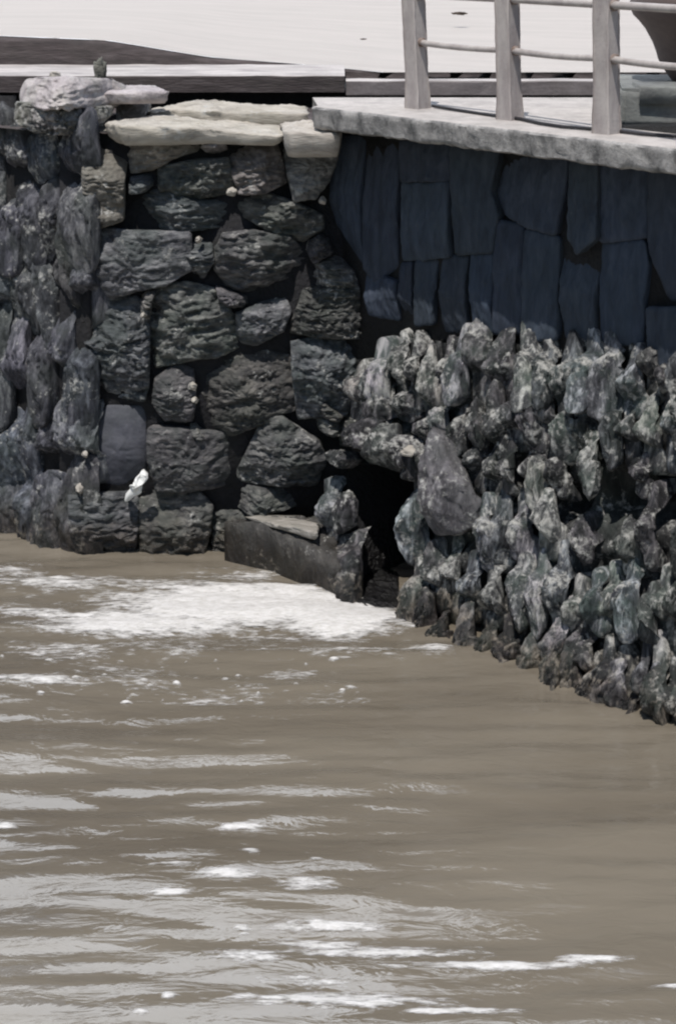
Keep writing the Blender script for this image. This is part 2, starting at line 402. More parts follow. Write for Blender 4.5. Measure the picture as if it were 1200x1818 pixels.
# ------------------------------------------------------------------ low concrete step in front of the pavement
def rough_box(x0, x1, y0, y1, z0, z1, seg=.12, amp=.006, seed=0, bev=.015):
    """long box along x with rounded long edges and slightly worn faces"""
    prof = [(y1, z0), (y0, z0), (y0, z1-bev), (y0+bev*.3, z1-bev*.3), (y0+bev, z1), (y1, z1)]
    n = max(2, int((x1-x0)/seg)); V = []; Fc = []; m = len(prof)
    for i in range(n+1):
        x = x0+(x1-x0)*i/n
        for k, (y, z) in enumerate(prof):
            d = noise.noise(Vector((x*4, k*1.7, seed)))*amp
            V.append((x, y+d*(k in (1, 2, 3)), z+d*(k in (2, 3, 4, 5))))
    for i in range(n):
        for k in range(m): a = i*m+k; b = i*m+(k+1) % m; Fc.append((a, a+m, b+m, b))
    Fc.append(tuple(range(m))); Fc.append(tuple(n*m+k for k in range(m))[::-1])
    return V, Fc
st = empty('concrete_step', Vector((0, 14.4, Z_TOP)), 'long low pale concrete step with a dark recessed foot behind the quay wall', 'step')
yS = 14.4
zt = on_y(300, 133, yS).z; zb = on_y(300, 163, yS).z
xe = on_y(1110, 150, yS).x
xj = on_y(612, 150, yS).x
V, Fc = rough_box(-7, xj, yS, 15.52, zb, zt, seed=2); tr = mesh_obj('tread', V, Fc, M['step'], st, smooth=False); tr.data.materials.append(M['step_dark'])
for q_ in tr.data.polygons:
    if q_.normal.y < -.8: q_.material_index = 1  # front faces get the darker riser colour
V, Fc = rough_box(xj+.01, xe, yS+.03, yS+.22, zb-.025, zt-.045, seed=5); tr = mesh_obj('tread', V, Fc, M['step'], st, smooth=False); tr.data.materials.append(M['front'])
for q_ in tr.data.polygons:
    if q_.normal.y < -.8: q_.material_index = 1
V, Fc = rough_box(-7, xe+.2, yS+.22, 15.5, Z_TOP-.1, zb-.005, seed=3); mesh_obj('riser', V, Fc, M['core'], st)  # near-black colour stands for the shadow below the tread
# broken rubble lip where the step meets the kerb

# ------------------------------------------------------------------ CENTRE WALL
cw = empty('rubble_wall', Vector((-.8, 12.5, 0)), 'frontal quay wall of large dark rough rubble stones with wide open joints', 'stone wall')
CST = [
 [(150,238),(216,240),(217,300),(215,385),(170,402),(152,395),(147,300)],
 [(229,242),(300,240),(346,246),(350,270),(303,283),(282,296),(262,303),(234,308),(228,275)],
 [(359,242),(393,242),(400,268),(376,278),(357,264)],
 [(284,300),(345,287),(400,284),(410,318),(406,345),(350,352),(288,340)],
 [(229,350),(285,332),(345,358),(398,362),(398,405),(300,411),(228,408)],
 [(229,318),(264,312),(276,325),(255,342),(230,345)],
 [(407,242),(484,243),(498,295),(504,325),(470,340),(425,340),(411,290)],
 [(494,246),(602,236),(600,270),(582,320),(560,347),(524,352),(510,295)],
 [(414,352),(470,347),(520,360),(566,384),(568,408),(530,430),(480,410),(430,386)],
 [(155,413),(230,416),(328,418),(331,478),(290,503),(240,515),(200,528),(160,525),(152,470)],
 [(351,420),(371,435),(378,465),(356,500),(338,482),(334,450)],
 [(400,420),(450,415),(510,425),(529,450),(541,485),(500,518),(455,532),(402,508),(386,480),(388,445)],
 [(384,514),(435,532),(444,543),(412,556),(392,538)],
 [(270,545),(285,516),(330,510),(375,522),(398,550),(413,580),(416,620),(380,633),(330,640),(280,653),(266,640),(262,590)],
 [(154,536),(238,540),(256,552),(260,600),(258,680),(252,708),(185,704),(150,690),(148,600)],
 [(240,540),(262,520),(278,512),(268,540),(262,575)],
 [(421,562),(460,545),(502,536),(512,560),(500,590),(460,613),(430,620),(421,600)],
 [(540,524),(562,518),(632,518),(636,600),(560,600),(519,595),(521,575)],
 [(556,474),(598,458),(626,482),(634,511),(546,512)],
 [(540,440),(566,420),(582,430),(590,452),(556,468)],
 [(521,618),(580,608),(626,610),(628,690),(612,738),(532,745),(525,680)],
 [(352,667),(400,648),(470,635),(508,642),(516,690),(518,730),(460,753),(410,773),(372,775),(356,735)],
 [(276,680),(310,657),(338,668),(344,715),(338,748),(292,750),(271,720)],
 [(269,767),(330,770),(400,782),(411,820),(408,868),(330,874),(282,870),(268,820)],
 [(468,752),(500,750),(560,790),(572,820),(556,866),(432,862),(422,850),(450,790)],
 [(128,887),(228,887),(242,905),(240,950),(232,1010),(135,1010)],
 [(252,884),(350,887),(372,910),(368,950),(352,1010),(252,1010)],
 [(384,888),(440,872),(540,882),(546,908),(450,914),(396,908)],
 [(604,748),(640,742),(640,800),(604,800)],
 [(556,700),(606,742),(600,748),(560,748)],
 [(345,760),(366,782),(352,790),(336,762)],
 [(560,750),(604,748),(606,775),(575,782)],
 [(378,920),(430,918),(470,940),(470,1010),(376,1010)],
]
for i, pl in enumerate(CST):
    ymid = sum(p[1] for p in pl)/len(pl)
    top = i in (0, 1, 2, 6, 7)
    stone('stone', pl, CENTRE, cw, M['top'] if top else M['centre'], depth=.22, out=random.Random(i).uniform(-.02, .035), bulge=.03, rough=random.Random(i+9).uniform(.034, .060), st=(random.Random(i+3).uniform(.7, 1.5), random.Random(i+5).uniform(1.5, 2.8)), seed=i, nth=128, nr=24, nfac=6, fdeep=.07, rag=.008, wob=.006, tilt=(0, -.03), edge=14, shrink=1.12)
sm = stone('stone', [(155,765),(185,722),(256,724),(262,800),(256,862),(200,872),(150,866)], CENTRE, cw, M['smooth'], depth=.12, out=-.09, bulge=.02, rough=.006, seed=90)
sm['label'] = 'smooth bluish sunken stone'
V, Fc = quad_sheet(CENTRE, [(100, 236, 625, 1060)], -.16, .35)
mesh_obj('wall_core', V, Fc, M['core'], cw)

# ------------------------------------------------------------------ coping and boulder along the wall top
TOPP = Plane((0, 12.5, Z_TOP), (0, 0, 1), up=Vector((0, 1, 0)))
TOPP.u = Vector((1, 0, 0)); TOPP.v = Vector((0, 1, 0))
def top_stone(name, px, z, thick, mat, parent=None, **k):
    P = Plane((0, 0, z), (0, 0, 1), up=Vector((0, 1, 0))); P.u = Vector((1, 0, 0)); P.v = Vector((0, 1, 0))
    return stone(name, px, P, parent, mat, depth=thick, **k)
o = top_stone('coping_slab', [(188,222),(196,200),(240,195),(360,196),(470,198),(505,206),(508,224),(500,230),(380,226),(290,229),(210,229)], Z_TOP+.03, .12, M['coping'], bulge=.004, rough=.020, wob=.022, seed=200, nth=150, nr=26, edge=16, rag=.016, ridge=.004, st=(.6, 2))
tag(o, 'long pale flat coping slab lying on the rubble wall top', 'coping stone', 'coping stones on the wall top')
o = top_stone('coping_slab', [(505,240),(498,206),(520,196),(560,198),(600,214),(607,226),(604,240)], Z_TOP+.03, .16, M['coping'], bulge=.008, rough=.024, wob=.02, seed=201, nth=90, nr=22, edge=12, rag=.02)
tag(o, 'pale rounded coping stone under the slab end of the deck', 'coping stone', 'coping stones on the wall top')
o = top_stone('coping_slab', [(262,184),(285,170),(340,170),(430,180),(540,180),(548,196),(420,194),(330,192),(270,190)], Z_TOP+.10, .14, M['coping'], bulge=.004, rough=.02, wob=.02, seed=202, nth=120, nr=20, edge=14, rag=.016)
tag(o, 'pale cream coping slab lying behind the longest coping slab', 'coping stone', 'coping stones on the wall top')
o = top_stone('coping_slab', [(130,146),(180,140),(235,145),(285,156),(302,162),(240,163),(185,162)], Z_TOP+.24, .09, M['boulder'], bulge=.01, rough=.015, wob=.02, seed=203, nth=80, edge=8)
tag(o, 'thin flat grey slab lying behind the pink boulder', 'coping stone', 'coping stones on the wall top')
o = top_stone('coping_slab', [(205,184),(212,166),(258,166),(268,180),(255,190),(215,190)], Z_TOP+.10, .2, M['top'], bulge=.02, rough=.02, seed=204)
tag(o, 'small grey block wedged between boulder and pale coping', 'coping stone', 'coping stones on the wall top')
# big pale boulder on the corner
def lump(name, c, r, mat, seed, parent=None, rough=.12, sub=5, sc=3.0):
    bm = bmesh.new(); bmesh.ops.create_icosphere(bm, subdivisions=sub, radius=1)
    off = Vector((seed*3.1, seed*1.7, seed*.9))
    for v in bm.verts:
        d = v.co.normalized(); q = Vector([math.copysign(abs(t)**.65, t) for t in d])
        k = 1 + rough*fbm(d*sc*.5+off, 5) + rough*.35*noise.noise(d*sc*3+off) - rough*.3*abs(noise.noise(d*sc*1.6+off))
        v.co = Vector(c) + Vector((q.x*r[0], q.y*r[1], q.z*r[2]))*k
    V, Fc = bm_data(bm); return mesh_obj(name, V, Fc, mat, parent)
o = stone('corner_boulder', [(12,168),(20,148),(60,141),(112,140),(178,147),(204,166),(207,188),(182,202),(130,192),(60,196),(18,192)], CENTRE, None, M['boulder'], depth=.6, out=.08, bulge=.06, rough=.05, st=(.9, 1.6), seed=222, nth=140, nr=34, rag=.02, edge=4, nfac=7, fdeep=.14, tilt=(0, -.5))
tag(o, 'low pinkish pale worn boulder capping the corner of the wall', 'boulder')
o = stone('craggy_stone', [(14,184),(70,184),(128,184),(186,196),(190,206),(172,224),(130,240),(60,238),(16,222)], CENTRE, None, M['mottled'], depth=.4, out=.04, bulge=.05, rough=.06, st=(1.6, 1.6), seed=223, nth=120, nr=30, rag=.02, edge=5, nfac=6, fdeep=.12, tilt=(0, -.15))
tag(o, 'craggy mottled grey stone under the pinkish cap boulder', 'stone')
a = on_y(178, 118, 13.3)
o = lump('stone_chip', (a.x, 13.3, a.z-.03), (.04, .04, .085), M['top'], 8, rough=.5, sub=4); tag(o, 'small upright knobbly stone chip standing behind the flat slab', 'stone', 'loose stone chips')
a = on_y(97, 131, 13.1)
o = lump('stone_chip', (a.x, 13.1, a.z-.01), (.035, .03, .03), M['coping'], 9, rough=.4, sub=4); tag(o, 'tiny pale stone chip lying on the corner boulder', 'stone', 'loose stone chips')

# ------------------------------------------------------------------ LEFT WALL (receding away, upright stones)
lw = empty('upright_stone_wall', Vector((lf.x, lf.y, 0)), 'dark receding quay wall of narrow upright bluish stones below the boulder', 'stone wall')
def tooth(cx, top, bot, wd, rnd, lean=0, sharp=.5):
    l, r = cx-wd/2, cx+wd/2; h = bot-top
    k = rnd.uniform(-.25, .25)*wd
    return [(l+rnd.uniform(-3, 3), bot-rnd.uniform(0, 12)), (l, top+h*rnd.uniform(.4, .6)), (l+wd*.12+lean, top+h*.2*sharp+rnd.uniform(0, 10)),
            (cx-wd*.22+k+lean, top+rnd.uniform(2, 9)), (cx+k+lean, top), (cx+wd*.22+k*.6+lean, top+rnd.uniform(3, 12)),
            (r-wd*.1+lean, top+h*.25*sharp+rnd.uniform(0, 10)), (r, top+h*rnd.uniform(.4, .65)), (r+rnd.uniform(-3, 3), bot-rnd.uniform(0, 12)), (cx, bot+rnd.uniform(0, 8))]
rnd = random.Random(11)
for ri, (top, bot) in enumerate(((212, 345), (318, 455), (430, 590), (560, 735), (715, 860), (830, 1010))):  # rows
    x = -330 + rnd.uniform(-10, 10)
    while x < 140:
        wd = rnd.choice((rnd.uniform(20, 34), rnd.uniform(32, 52)))
        if x+wd > 124: wd = 149-x
        sl = min(0, x)*(.10+.2*ri/5)
        t = top+sl+rnd.uniform(-22, 25); b = bot+sl+rnd.uniform(-15, 25)
        stone('stone', tooth(x+wd/2, t, b, wd*1.06, rnd, rnd.uniform(-4, 4), rnd.uniform(.1, .5)), LEFT, lw, M["left"], depth=.15, out=rnd.uniform(-.03, .04)+.006*ri, bulge=.018, rough=.034, st=(2.4, 1.1), seed=300+ri*20+int(x), nth=64, nr=18, tilt=(rnd.uniform(-.14, .14), rnd.uniform(-.12, .0)), edge=9, shrink=1.24, ridge=.016, rag=.012, nfac=5, fdeep=.08)
        x += wd+rnd.uniform(1, 6)
V, Fc = quad_sheet(LEFT, [(-330, 170, 0, 1080), (0, 205, 138, 1080)], -.11, .05)
mesh_obj('wall_core', V, Fc, M['core'], lw)

merge_small(lw)
V, Fc = rough_box(-60, -3.0, 14.46, 16, -1.2, Z_TOP-.12, seg=.3, amp=.05, seed=31)
tag(mesh_obj('quay_face', V, Fc, M['left']), kind='structure')
# ------------------------------------------------------------------ RIGHT WALL: recessed shaded courses over battered tidal courses
rw = empty('tidal_stone_wall', A0 + EN*fo, 'quay wall under the railing, shaded blocks above and barnacled upright stones below', 'stone wall')
UST = [
 [(588,245),(636,245),(637,470),(615,440),(585,390)],
 [(642,245),(700,248),(701,330),(697,470),(662,500),(643,470)],
 [(706,250),(792,255),(792,320),(706,322)],
 [(706,328),(792,326),(790,455),(745,460),(706,462)],
 [(798,260),(880,270),(868,340),(880,380),(870,445),(800,450)],
 [(888,275),(1000,283),(1000,330),(985,415),(930,400),(894,380),(877,342)],
 [(1006,285),(1056,290),(1058,420),(1022,450),(1002,420)],
 [(1062,290),(1145,296),(1145,420),(1064,428)],
 [(1151,296),(1290,305),(1290,540),(1180,530),(1152,440)],
 [(704,470),(728,468),(727,572),(708,577)], [(734,466),(768,464),(765,575),(732,577)],
 [(776,458),(822,456),(821,590),(779,590)],
 [(829,455),(869,452),(867,590),(831,590)],
 [(640,478),(698,500),(700,570),(650,560)],
 [(875,393),(921,405),(921,590),(875,590)],
 [(926,410),(986,425),(986,600),(926,600)],
 [(992,430),(1056,452),(1052,600),(998,610)],
 [(1062,436),(1140,430),(1148,470),(1134,610),(1062,610)],
 [(1148,548),(1290,550),(1290,670),(1146,665)],
]
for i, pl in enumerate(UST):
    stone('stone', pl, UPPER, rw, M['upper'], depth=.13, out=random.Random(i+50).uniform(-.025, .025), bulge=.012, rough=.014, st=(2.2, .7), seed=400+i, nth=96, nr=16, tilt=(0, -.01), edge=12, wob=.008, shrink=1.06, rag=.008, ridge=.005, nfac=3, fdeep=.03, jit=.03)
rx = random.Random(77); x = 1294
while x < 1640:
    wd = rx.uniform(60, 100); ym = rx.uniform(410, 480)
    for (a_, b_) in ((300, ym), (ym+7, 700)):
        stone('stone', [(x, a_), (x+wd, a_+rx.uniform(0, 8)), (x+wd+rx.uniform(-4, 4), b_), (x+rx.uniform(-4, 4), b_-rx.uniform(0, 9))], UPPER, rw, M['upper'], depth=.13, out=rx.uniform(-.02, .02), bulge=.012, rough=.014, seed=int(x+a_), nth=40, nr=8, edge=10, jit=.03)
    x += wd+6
SPECIAL = [
 ([(764,757),(778,776),(788,815),(804,850),(818,890),(810,932),(785,950),(745,950),(726,885),(738,845),(750,790)], 'spire', .15),
 ([(712,790),(738,782),(742,830),(730,856),(712,850)], 'lower', .06),
 ([(703,872),(713,850),(729,862),(728,1000),(704,1012)], 'lower', .05),
 ([(600,752),(625,740),(655,742),(652,800),(612,790)], 'lower', .10),
 ([(648,758),(680,748),(688,800),(672,838),(640,818)], 'lower', .14),
 ([(680,772),(712,772),(728,800),(718,830),(686,838)], 'lower', .12),
 ([(590,885),(608,868),(622,888),(620,935),(592,950)], 'lower', .03),
 ([(584,950),(618,935),(630,980),(632,1080),(575,1080),(572,1000)], 'lower', .05),
 ([(556,842),(584,846),(592,900),(580,968),(562,962)], 'lower', .02),
 ([(570,800),(602,798),(614,815),(598,832),(574,824)], 'lower', .05),
]
for i, (pl, mk, out) in enumerate(SPECIAL):
    o = stone('stone', pl, LOWER, rw, M[mk], depth=(.10 if i in (6, 7, 8) else .2), out=out, bulge=.05, rough=.036 if mk == 'lower' else .032, st=(2, 1), seed=500+i, nth=84, nr=20, tilt=(0, -.1), edge=4, ridge=.022 if mk == 'lower' else .020, rag=.018, nfac=4, fdeep=.10)
    if mk == 'spire': o['label'] = 'purple-grey pointed stone'
def wl(x): return 1100+(x-700)*.38      # waterline along the quay foot
rnd = random.Random(5)
ROWS = [ # x0, x1, top, bottom, out, skip-boxes
 (632, 1600, lambda x: 572+.01*(x-640), lambda x: 712+.02*(x-640), .00),
 (600, 1600, lambda x: 672+.05*(x-640), lambda x: 790+.05*(x-640), .02),
 (735, 1600, lambda x: 752+.03*(x-640), lambda x: 872+.03*(x-640), .04),
 (800, 1600, lambda x: 862+.06*(x-800), lambda x: 985+.08*(x-800), .05),
 (712, 1600, lambda x: 955+.10*(x-700), lambda x: 1085+.15*(x-700), .06),
 (706, 1600, lambda x: 1040+.20*(x-700), lambda x: wl(x)+45, .08),
 (860, 1600, lambda x: 1125+.22*(x-860), lambda x: wl(x)+50, .10),
]
for ri, (x0, x1, ft, fb, out) in enumerate(ROWS):
    x = x0 + rnd.uniform(-4, 8)
    while x < x1:
        wd = rnd.choice((rnd.uniform(20, 32), rnd.uniform(30, 50))) if x > 700 else rnd.uniform(28, 44)
        cx = x+wd/2
        t = ft(cx)+rnd.uniform(-42, 34); b = fb(cx)+rnd.uniform(-8, 26)
        skip = False
        if ri == 1 and cx < 735 and b > 745: b = 748
        if ri == 2 and 738 < cx < 800: skip = True
        if ri == 3 and cx < 835: skip = True
        if ri in (2, 3) and rnd.random() < .13: skip = True
        if any(abs(cx-hx) < hr*.75 and abs((t+b)/2-hy) < 60 for hx, hy, hr in [(1085,885,38),(1172,880,40),(905,860,24),(990,890,26)]): skip = True
        if not skip:
            stone('stone', tooth(cx, t, b, wd*rnd.uniform(.92, 1.08), rnd, rnd.uniform(-5, 5), rnd.uniform(1.2, 2.4)), LOWER, rw, M['lower'], depth=.12,
                  out=out-.04+rnd.uniform(-.045, .05), bulge=.024, rough=.028, st=(3.4, .9), seed=600+ri*40+int(x/10), nth=72, nr=20, tilt=(rnd.uniform(-.3, .3), rnd.uniform(-.26, -.08)), edge=4, fine=1.5, wob=.014, shrink=1.05, ridge=.030, rag=.013, nfac=5, fdeep=.12)
        x += wd+rnd.uniform(-2, 6)
HOLES = [(1085,885,38),(1172,880,40),(985,720,22),(905,860,26),(990,890,28),(815,715,18),(1080,735,26),(925,960,18),(1060,1010,20),(1180,1000,24),(700,720,16)]
def rough_core():
    V = []; Fc = []; idx = {}; st_ = .022
    u0 = LOWER.uv(590, 900).x; u1 = u0+4.6
    nu = int((u1-u0)/st_); nv = int(2.9/st_)
    for j in range(nv+1):
        for i in range(nu+1):
            u = u0+i*st_; v = -.25+j*st_
            q = Vector((u*9, v*3.2, 4))
            c1 = noise.voronoi(Vector((u*8, v*3.5, 2)))[0]
            h = -.25 + .13*min(1, (c1[1]-c1[0])*1.3) + .045*noise.noise(q) + .022*noise.noise(Vector((u*30, v*9, 1))) + .012*noise.noise(Vector((u*55, v*40, 1)))
            p = LOWER.at(u, v, h)
            px, py = proj(LOWER.at(u, v, -.1))
            if 596+24*noise.noise(Vector((v*6, 0, 0))) < px < 712+16*noise.noise(Vector((v*7, 3, 0))) and py > 826: continue
            for hx, hy, hr in HOLES: h -= .35*math.exp(-(((px-hx)/hr)**2+((py-hy)/(hr*1.1))**2))
            p = LOWER.at(u, v, h)
            if py < 598+30*noise.noise(Vector((u*5, 1, 0)))+14*noise.noise(Vector((u*17, 1, 0))): continue
            if px < 640 and py < 740: continue
            idx[(i, j)] = len(V); V.append(p)
    for (i, j) in list(idx):
        k = [(i, j), (i+1, j), (i+1, j+1), (i, j+1)]
        if all(x in idx for x in k): Fc.append(tuple(idx[x] for x in k))
    return V, Fc
V, Fc = rough_core(); mesh_obj('packed_stone', V, Fc, M['packed'], rw)
V, Fc = quad_sheet(UPPER, [(575, 225, 1400, 640)], -.07, .3)
mesh_obj('wall_core', V, Fc, M['core'], rw)
merge_small(rw, 85)
# inside of the drain opening
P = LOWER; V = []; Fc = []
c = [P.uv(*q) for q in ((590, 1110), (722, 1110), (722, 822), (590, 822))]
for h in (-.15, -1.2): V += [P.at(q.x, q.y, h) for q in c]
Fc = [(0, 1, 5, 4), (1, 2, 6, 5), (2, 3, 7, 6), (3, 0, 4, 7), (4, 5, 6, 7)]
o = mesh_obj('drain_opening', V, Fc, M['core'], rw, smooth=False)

top_stone('drain_shade', [(600,960),(708,960),(708,1078),(690,1086),(655,1076),(628,1066)], .012, .3, M['core'], rw, bulge=.01, rough=.02, wob=.01, seed=720)  # black slab added over the water to stand for the drain's shade
# ------------------------------------------------------------------ ledge at the foot of the rubble wall
q_ = level(480, 930, 0)
le = empty('stone_ledge', Vector((q_.x, q_.y, 0)), 'low dark ledge with a pale cap at the waterline', 'ledge')
top_stone('body', [(392,917),(450,902),(548,900),(596,905),(604,985),(562,964),(470,934)], .35, .85, M['core2'], le, bulge=.02, rough=.03, wob=.03, seed=700, nth=120, nr=18, edge=9, st=(1.4, 1.6), rag=.02)  # body darker than the cap on top
top_stone('cap', [(436,914),(470,905),(540,906),(566,920),(564,955),(520,940),(480,930)], .385, .035, M['ledge'], le, bulge=.01, rough=.012, wob=.02, seed=701, nth=100, nr=14, edge=9, st=(.7, 1.6))

# ------------------------------------------------------------------ DECK SLAB with railing
def slab():
    th = .16
    Fr = [(-.12, 0)] ; L = 6.4; n = 170
    V = []; Fc = []
    up = Vector((0, 0, 1))
    for i in range(n+1):
        t = -.16+L*i/n
        base = A0+ED*t
        back_y = 12.75
        k = (back_y-base.y)/(-EN.y)        # distance back along -EN ... to the straight rear edge
        k = max(.08, k)
        rear = Vector((base.x-EN.x*0, back_y, 0))
        e = .014*noise.noise(Vector((t*6, 0, 1)))+.007*noise.noise(Vector((t*20, 0, 2)))
        lo = .012*noise.noise(Vector((t*5, 3, 1)))+.008*noise.noise(Vector((t*17, 5, 2)))
        row = [rear+up*Z_SLAB, base-EN*.06+up*Z_SLAB, base+EN*(e-.012)+up*(Z_SLAB-.002), base+EN*e+up*(Z_SLAB-.016)]
        for j in range(1, 6):
            z = Z_SLAB-.016-(th-.03)*j/5
            row.append(base+EN*(e*(1-j/6)+.010*noise.noise(Vector((t*12, z*30, 7)))-.004*j)+up*(z+lo*j/5))
        row += [base-EN*.05+up*(Z_SLAB-th+lo), base-EN*.40+up*(Z_SLAB-th), rear+up*(Z_SLAB-th)]
        V += row
    m = len(row)
    for i in range(n):
        for k in range(m): a = i*m+k; bq = i*m+(k+1) % m; Fc.append((a, a+m, bq+m, bq))
    Fc.append(tuple(range(m))); Fc.append(tuple(n*m+k for k in range(m))[::-1])
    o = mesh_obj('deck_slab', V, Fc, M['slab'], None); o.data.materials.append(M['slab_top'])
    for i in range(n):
        for k in (0, 1): o.data.polygons[i*m+k].material_index = 1  # top faces take a paler concrete than the front
    bm = bmesh.new(); bm.from_mesh(o.data); bmesh.ops.recalc_face_normals(bm, faces=bm.faces); bm.to_mesh(o.data); bm.free()
    md = o.modifiers.new('e', 'EDGE_SPLIT'); md.split_angle = math.radians(50)
    return o
tag(slab(), 'weathered grey concrete deck slab overhanging the shaded wall', 'concrete slab')

POSTS = [level(742, 191, Z_SLAB), level(905, 211, Z_SLAB), level(1077, 236, Z_SLAB)]
POSTS.append(POSTS[2]+(POSTS[2]-POSTS[1])*1.02)
rl = empty('railing', POSTS[0].copy(), 'pale grey concrete post railing with two pipe rails on the deck edge', 'railing')
LEAN = -.058
def post(p):
    s = .062; h = 1.02; V = []; Fc = []
    prof = []
    for cx, cy in ((-1, -1), (1, -1), (1, 1), (-1, 1)):
        for a in (0, 1):
            bx, by = cx*s, cy*s; c = .009
            prof.append((bx-(cx*c if (a == 0) == (cx*cy > 0) else 0), by-(cy*c if (a == 1) == (cx*cy > 0) else 0)))
    n = 26
    for i in range(n+1):
        z = h*i/n; fl = 1+.16*max(0, 1-z/.22)
        for x, y in prof:
            q = p+ED*(x*fl)+EN*(y*fl)+Vector((LEAN*z, 0, z-.01))
            d = .004*noise.noise(q*14); V.append(q+Vector((d, d, 0)))
    m = len(prof)
    for i in range(n):
        for k in range(m): a = i*m+k; b = i*m+(k+1) % m; Fc.append((a, b, b+m, a+m))
    Fc.append(tuple(n*m+k for k in range(m)))
    o = mesh_obj('post', V, Fc, M['post'], rl)
    bm = bmesh.new(); bm.from_mesh(o.data); bmesh.ops.recalc_face_normals(bm, faces=bm.faces); bm.to_mesh(o.data); bm.free()
    md = o.modifiers.new('e', 'EDGE_SPLIT'); md.split_angle = math.radians(30)
for p in POSTS: post(p)
def tube(name, pts, r, mat, parent=None, n=14):
    V = []; Fc = []
    for i, p in enumerate(pts):
        d = (pts[min(i+1, len(pts)-1)]-pts[max(i-1, 0)]).normalized(); s = d.cross(Vector((0, 0, 1))).normalized(); t = s.cross(d)
        for k in range(n): a = 2*math.pi*k/n; V.append(p+s*(r*math.cos(a))+t*(r*math.sin(a)))
    for i in range(len(pts)-1):
        for k in range(n): a = i*n+k; b = i*n+(k+1) % n; Fc.append((a, a+n, b+n, b))
    Fc.append(tuple(range(n))); Fc.append(tuple((len(pts)-1)*n+k for k in range(n))[::-1])
    return mesh_obj(name, V, Fc, mat, parent)
def at_h(p, z): return Vector((p.x+LEAN*z, p.y, p.z+z))
def solve_h(p, py):
    return min((i*.002 for i in range(600)), key=lambda z: abs(proj(at_h(p, z))[1]-py))
hm = [solve_h(POSTS[0], 73), solve_h(POSTS[1], 88), solve_h(POSTS[2], 103)]; hm.append(hm[2])
ht = solve_h(POSTS[2], 7)
for k in range(3):
    a = at_h(POSTS[k], hm[k]); b = at_h(POSTS[k+1], hm[k+1])
    tube('rail', [a.lerp(b, t/10)+Vector((0, 0, -.01*math.sin(math.pi*t/10))) for t in range(11)], .021, M['rail'], rl)
    a = at_h(POSTS[k], ht); b = at_h(POSTS[k+1], ht)
    tube('rail', [a.lerp(b, t/10) for t in range(11)], .024, M['rail'], rl)
for k in range(4):
    for hh, r_ in ((hm[k], .030), (ht, .033)):
        c_ = at_h(POSTS[k], hh)
        tube('collar', [c_-ED*.078, c_-ED*.07, c_+ED*.07, c_+ED*.078], r_, M['collar'], rl)
# thin dark strip added for the dark line between the post feet
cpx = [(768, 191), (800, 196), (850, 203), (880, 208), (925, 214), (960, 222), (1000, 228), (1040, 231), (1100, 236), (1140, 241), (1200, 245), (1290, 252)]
tube('dark_strip', [level(x, y, Z_SLAB)+Vector((0, 0, .014+.006*noise.noise(Vector((x*.05, 0, 0))))) for x, y in cpx], .011, M['black'])
tag(bpy.data.objects['dark_strip'], 'thin black strip added on the deck along the post feet', 'dark_strip')

# ------------------------------------------------------------------ plinth and urn behind the railing
pl_y = level(1150, 221, Z_SLAB).y
zpt = on_y(1150, 158, pl_y).z
xl = on_y(1106, 190, pl_y).x
bm = bmesh.new()
bmesh.ops.create_cube(bm, size=1, matrix=Matrix.Translation(((xl+3.2)/2, pl_y+.55, (zpt+Z_SLAB)/2-.01)) @ Matrix.Diagonal((3.2-xl, 1.1, zpt-Z_SLAB+.02, 1)))
bmesh.ops.bevel(bm, geom=bm.edges[:], offset=.02, segments=2, affect='EDGES'); bmesh.ops.subdivide_edges(bm, edges=bm.edges[:], cuts=6, use_grid_fill=True)
for v in bm.verts: v.co += Vector((1, 1, 1))*(.012*fbm(v.co*6, 3))
V, Fc = bm_data(bm)
plo = empty('stone_plinth', Vector(((xl+3.2)/2, pl_y+.5, Z_SLAB)), 'low grey stone block under the brown urn behind the railing', 'plinth')
mesh_obj('block', V, Fc, M['plinth'], plo)
V, Fc = rough_box(xl+.10, 3.3, pl_y-.035, pl_y+.3, zpt-.09, zpt+.02, amp=.01, seed=9); mesh_obj('cap', V, Fc, M['plinth'], plo)
uy = pl_y+.55; ux = on_y(1292, 100, uy).x
ur = empty('urn', Vector((ux, uy, zpt)), 'large dark brown round-bellied urn standing behind the railing', 'urn')
prof = []
for x, y in ((1197,158),(1195,152),(1186,132),(1177,118),(1170,105),(1166,90),(1160,74),(1147,50),(1136,36),(1126,26),(1121,14),(1120,3)):
    q = on_y(x, y, uy); prof.append((ux-q.x, max(zpt, q.z)))
prof += [(prof[-1][0]-.02, prof[-1][1]+.05), (prof[-1][0]-.10, prof[-1][1]+.12)]
def lathe(name, prof, mat, parent, c, n=72):
    V = []; Fc = []
    for r, z in prof:
        for k in range(n): a = 2*math.pi*k/n; V.append((c.x+r*math.cos(a), c.y+r*math.sin(a), z))
    for i in range(len(prof)-1):
        for k in range(n): a = i*n+k; b = i*n+(k+1) % n; Fc.append((a, b, b+n, a+n))
    return mesh_obj(name, V, Fc, mat, parent)
lathe('body', prof, M['urn'], ur, Vector((ux, uy, 0)))
r0, z0 = prof[-1]
lathe('rim', [(r0-.01, z0-.02), (r0+.07, z0+.0), (r0+.09, z0+.04), (r0+.06, z0+.08), (r0-.05, z0+.08), (r0-.07, z0-.05), (.02, z0-.1)], M['rim'], ur, Vector((ux, uy, 0)))

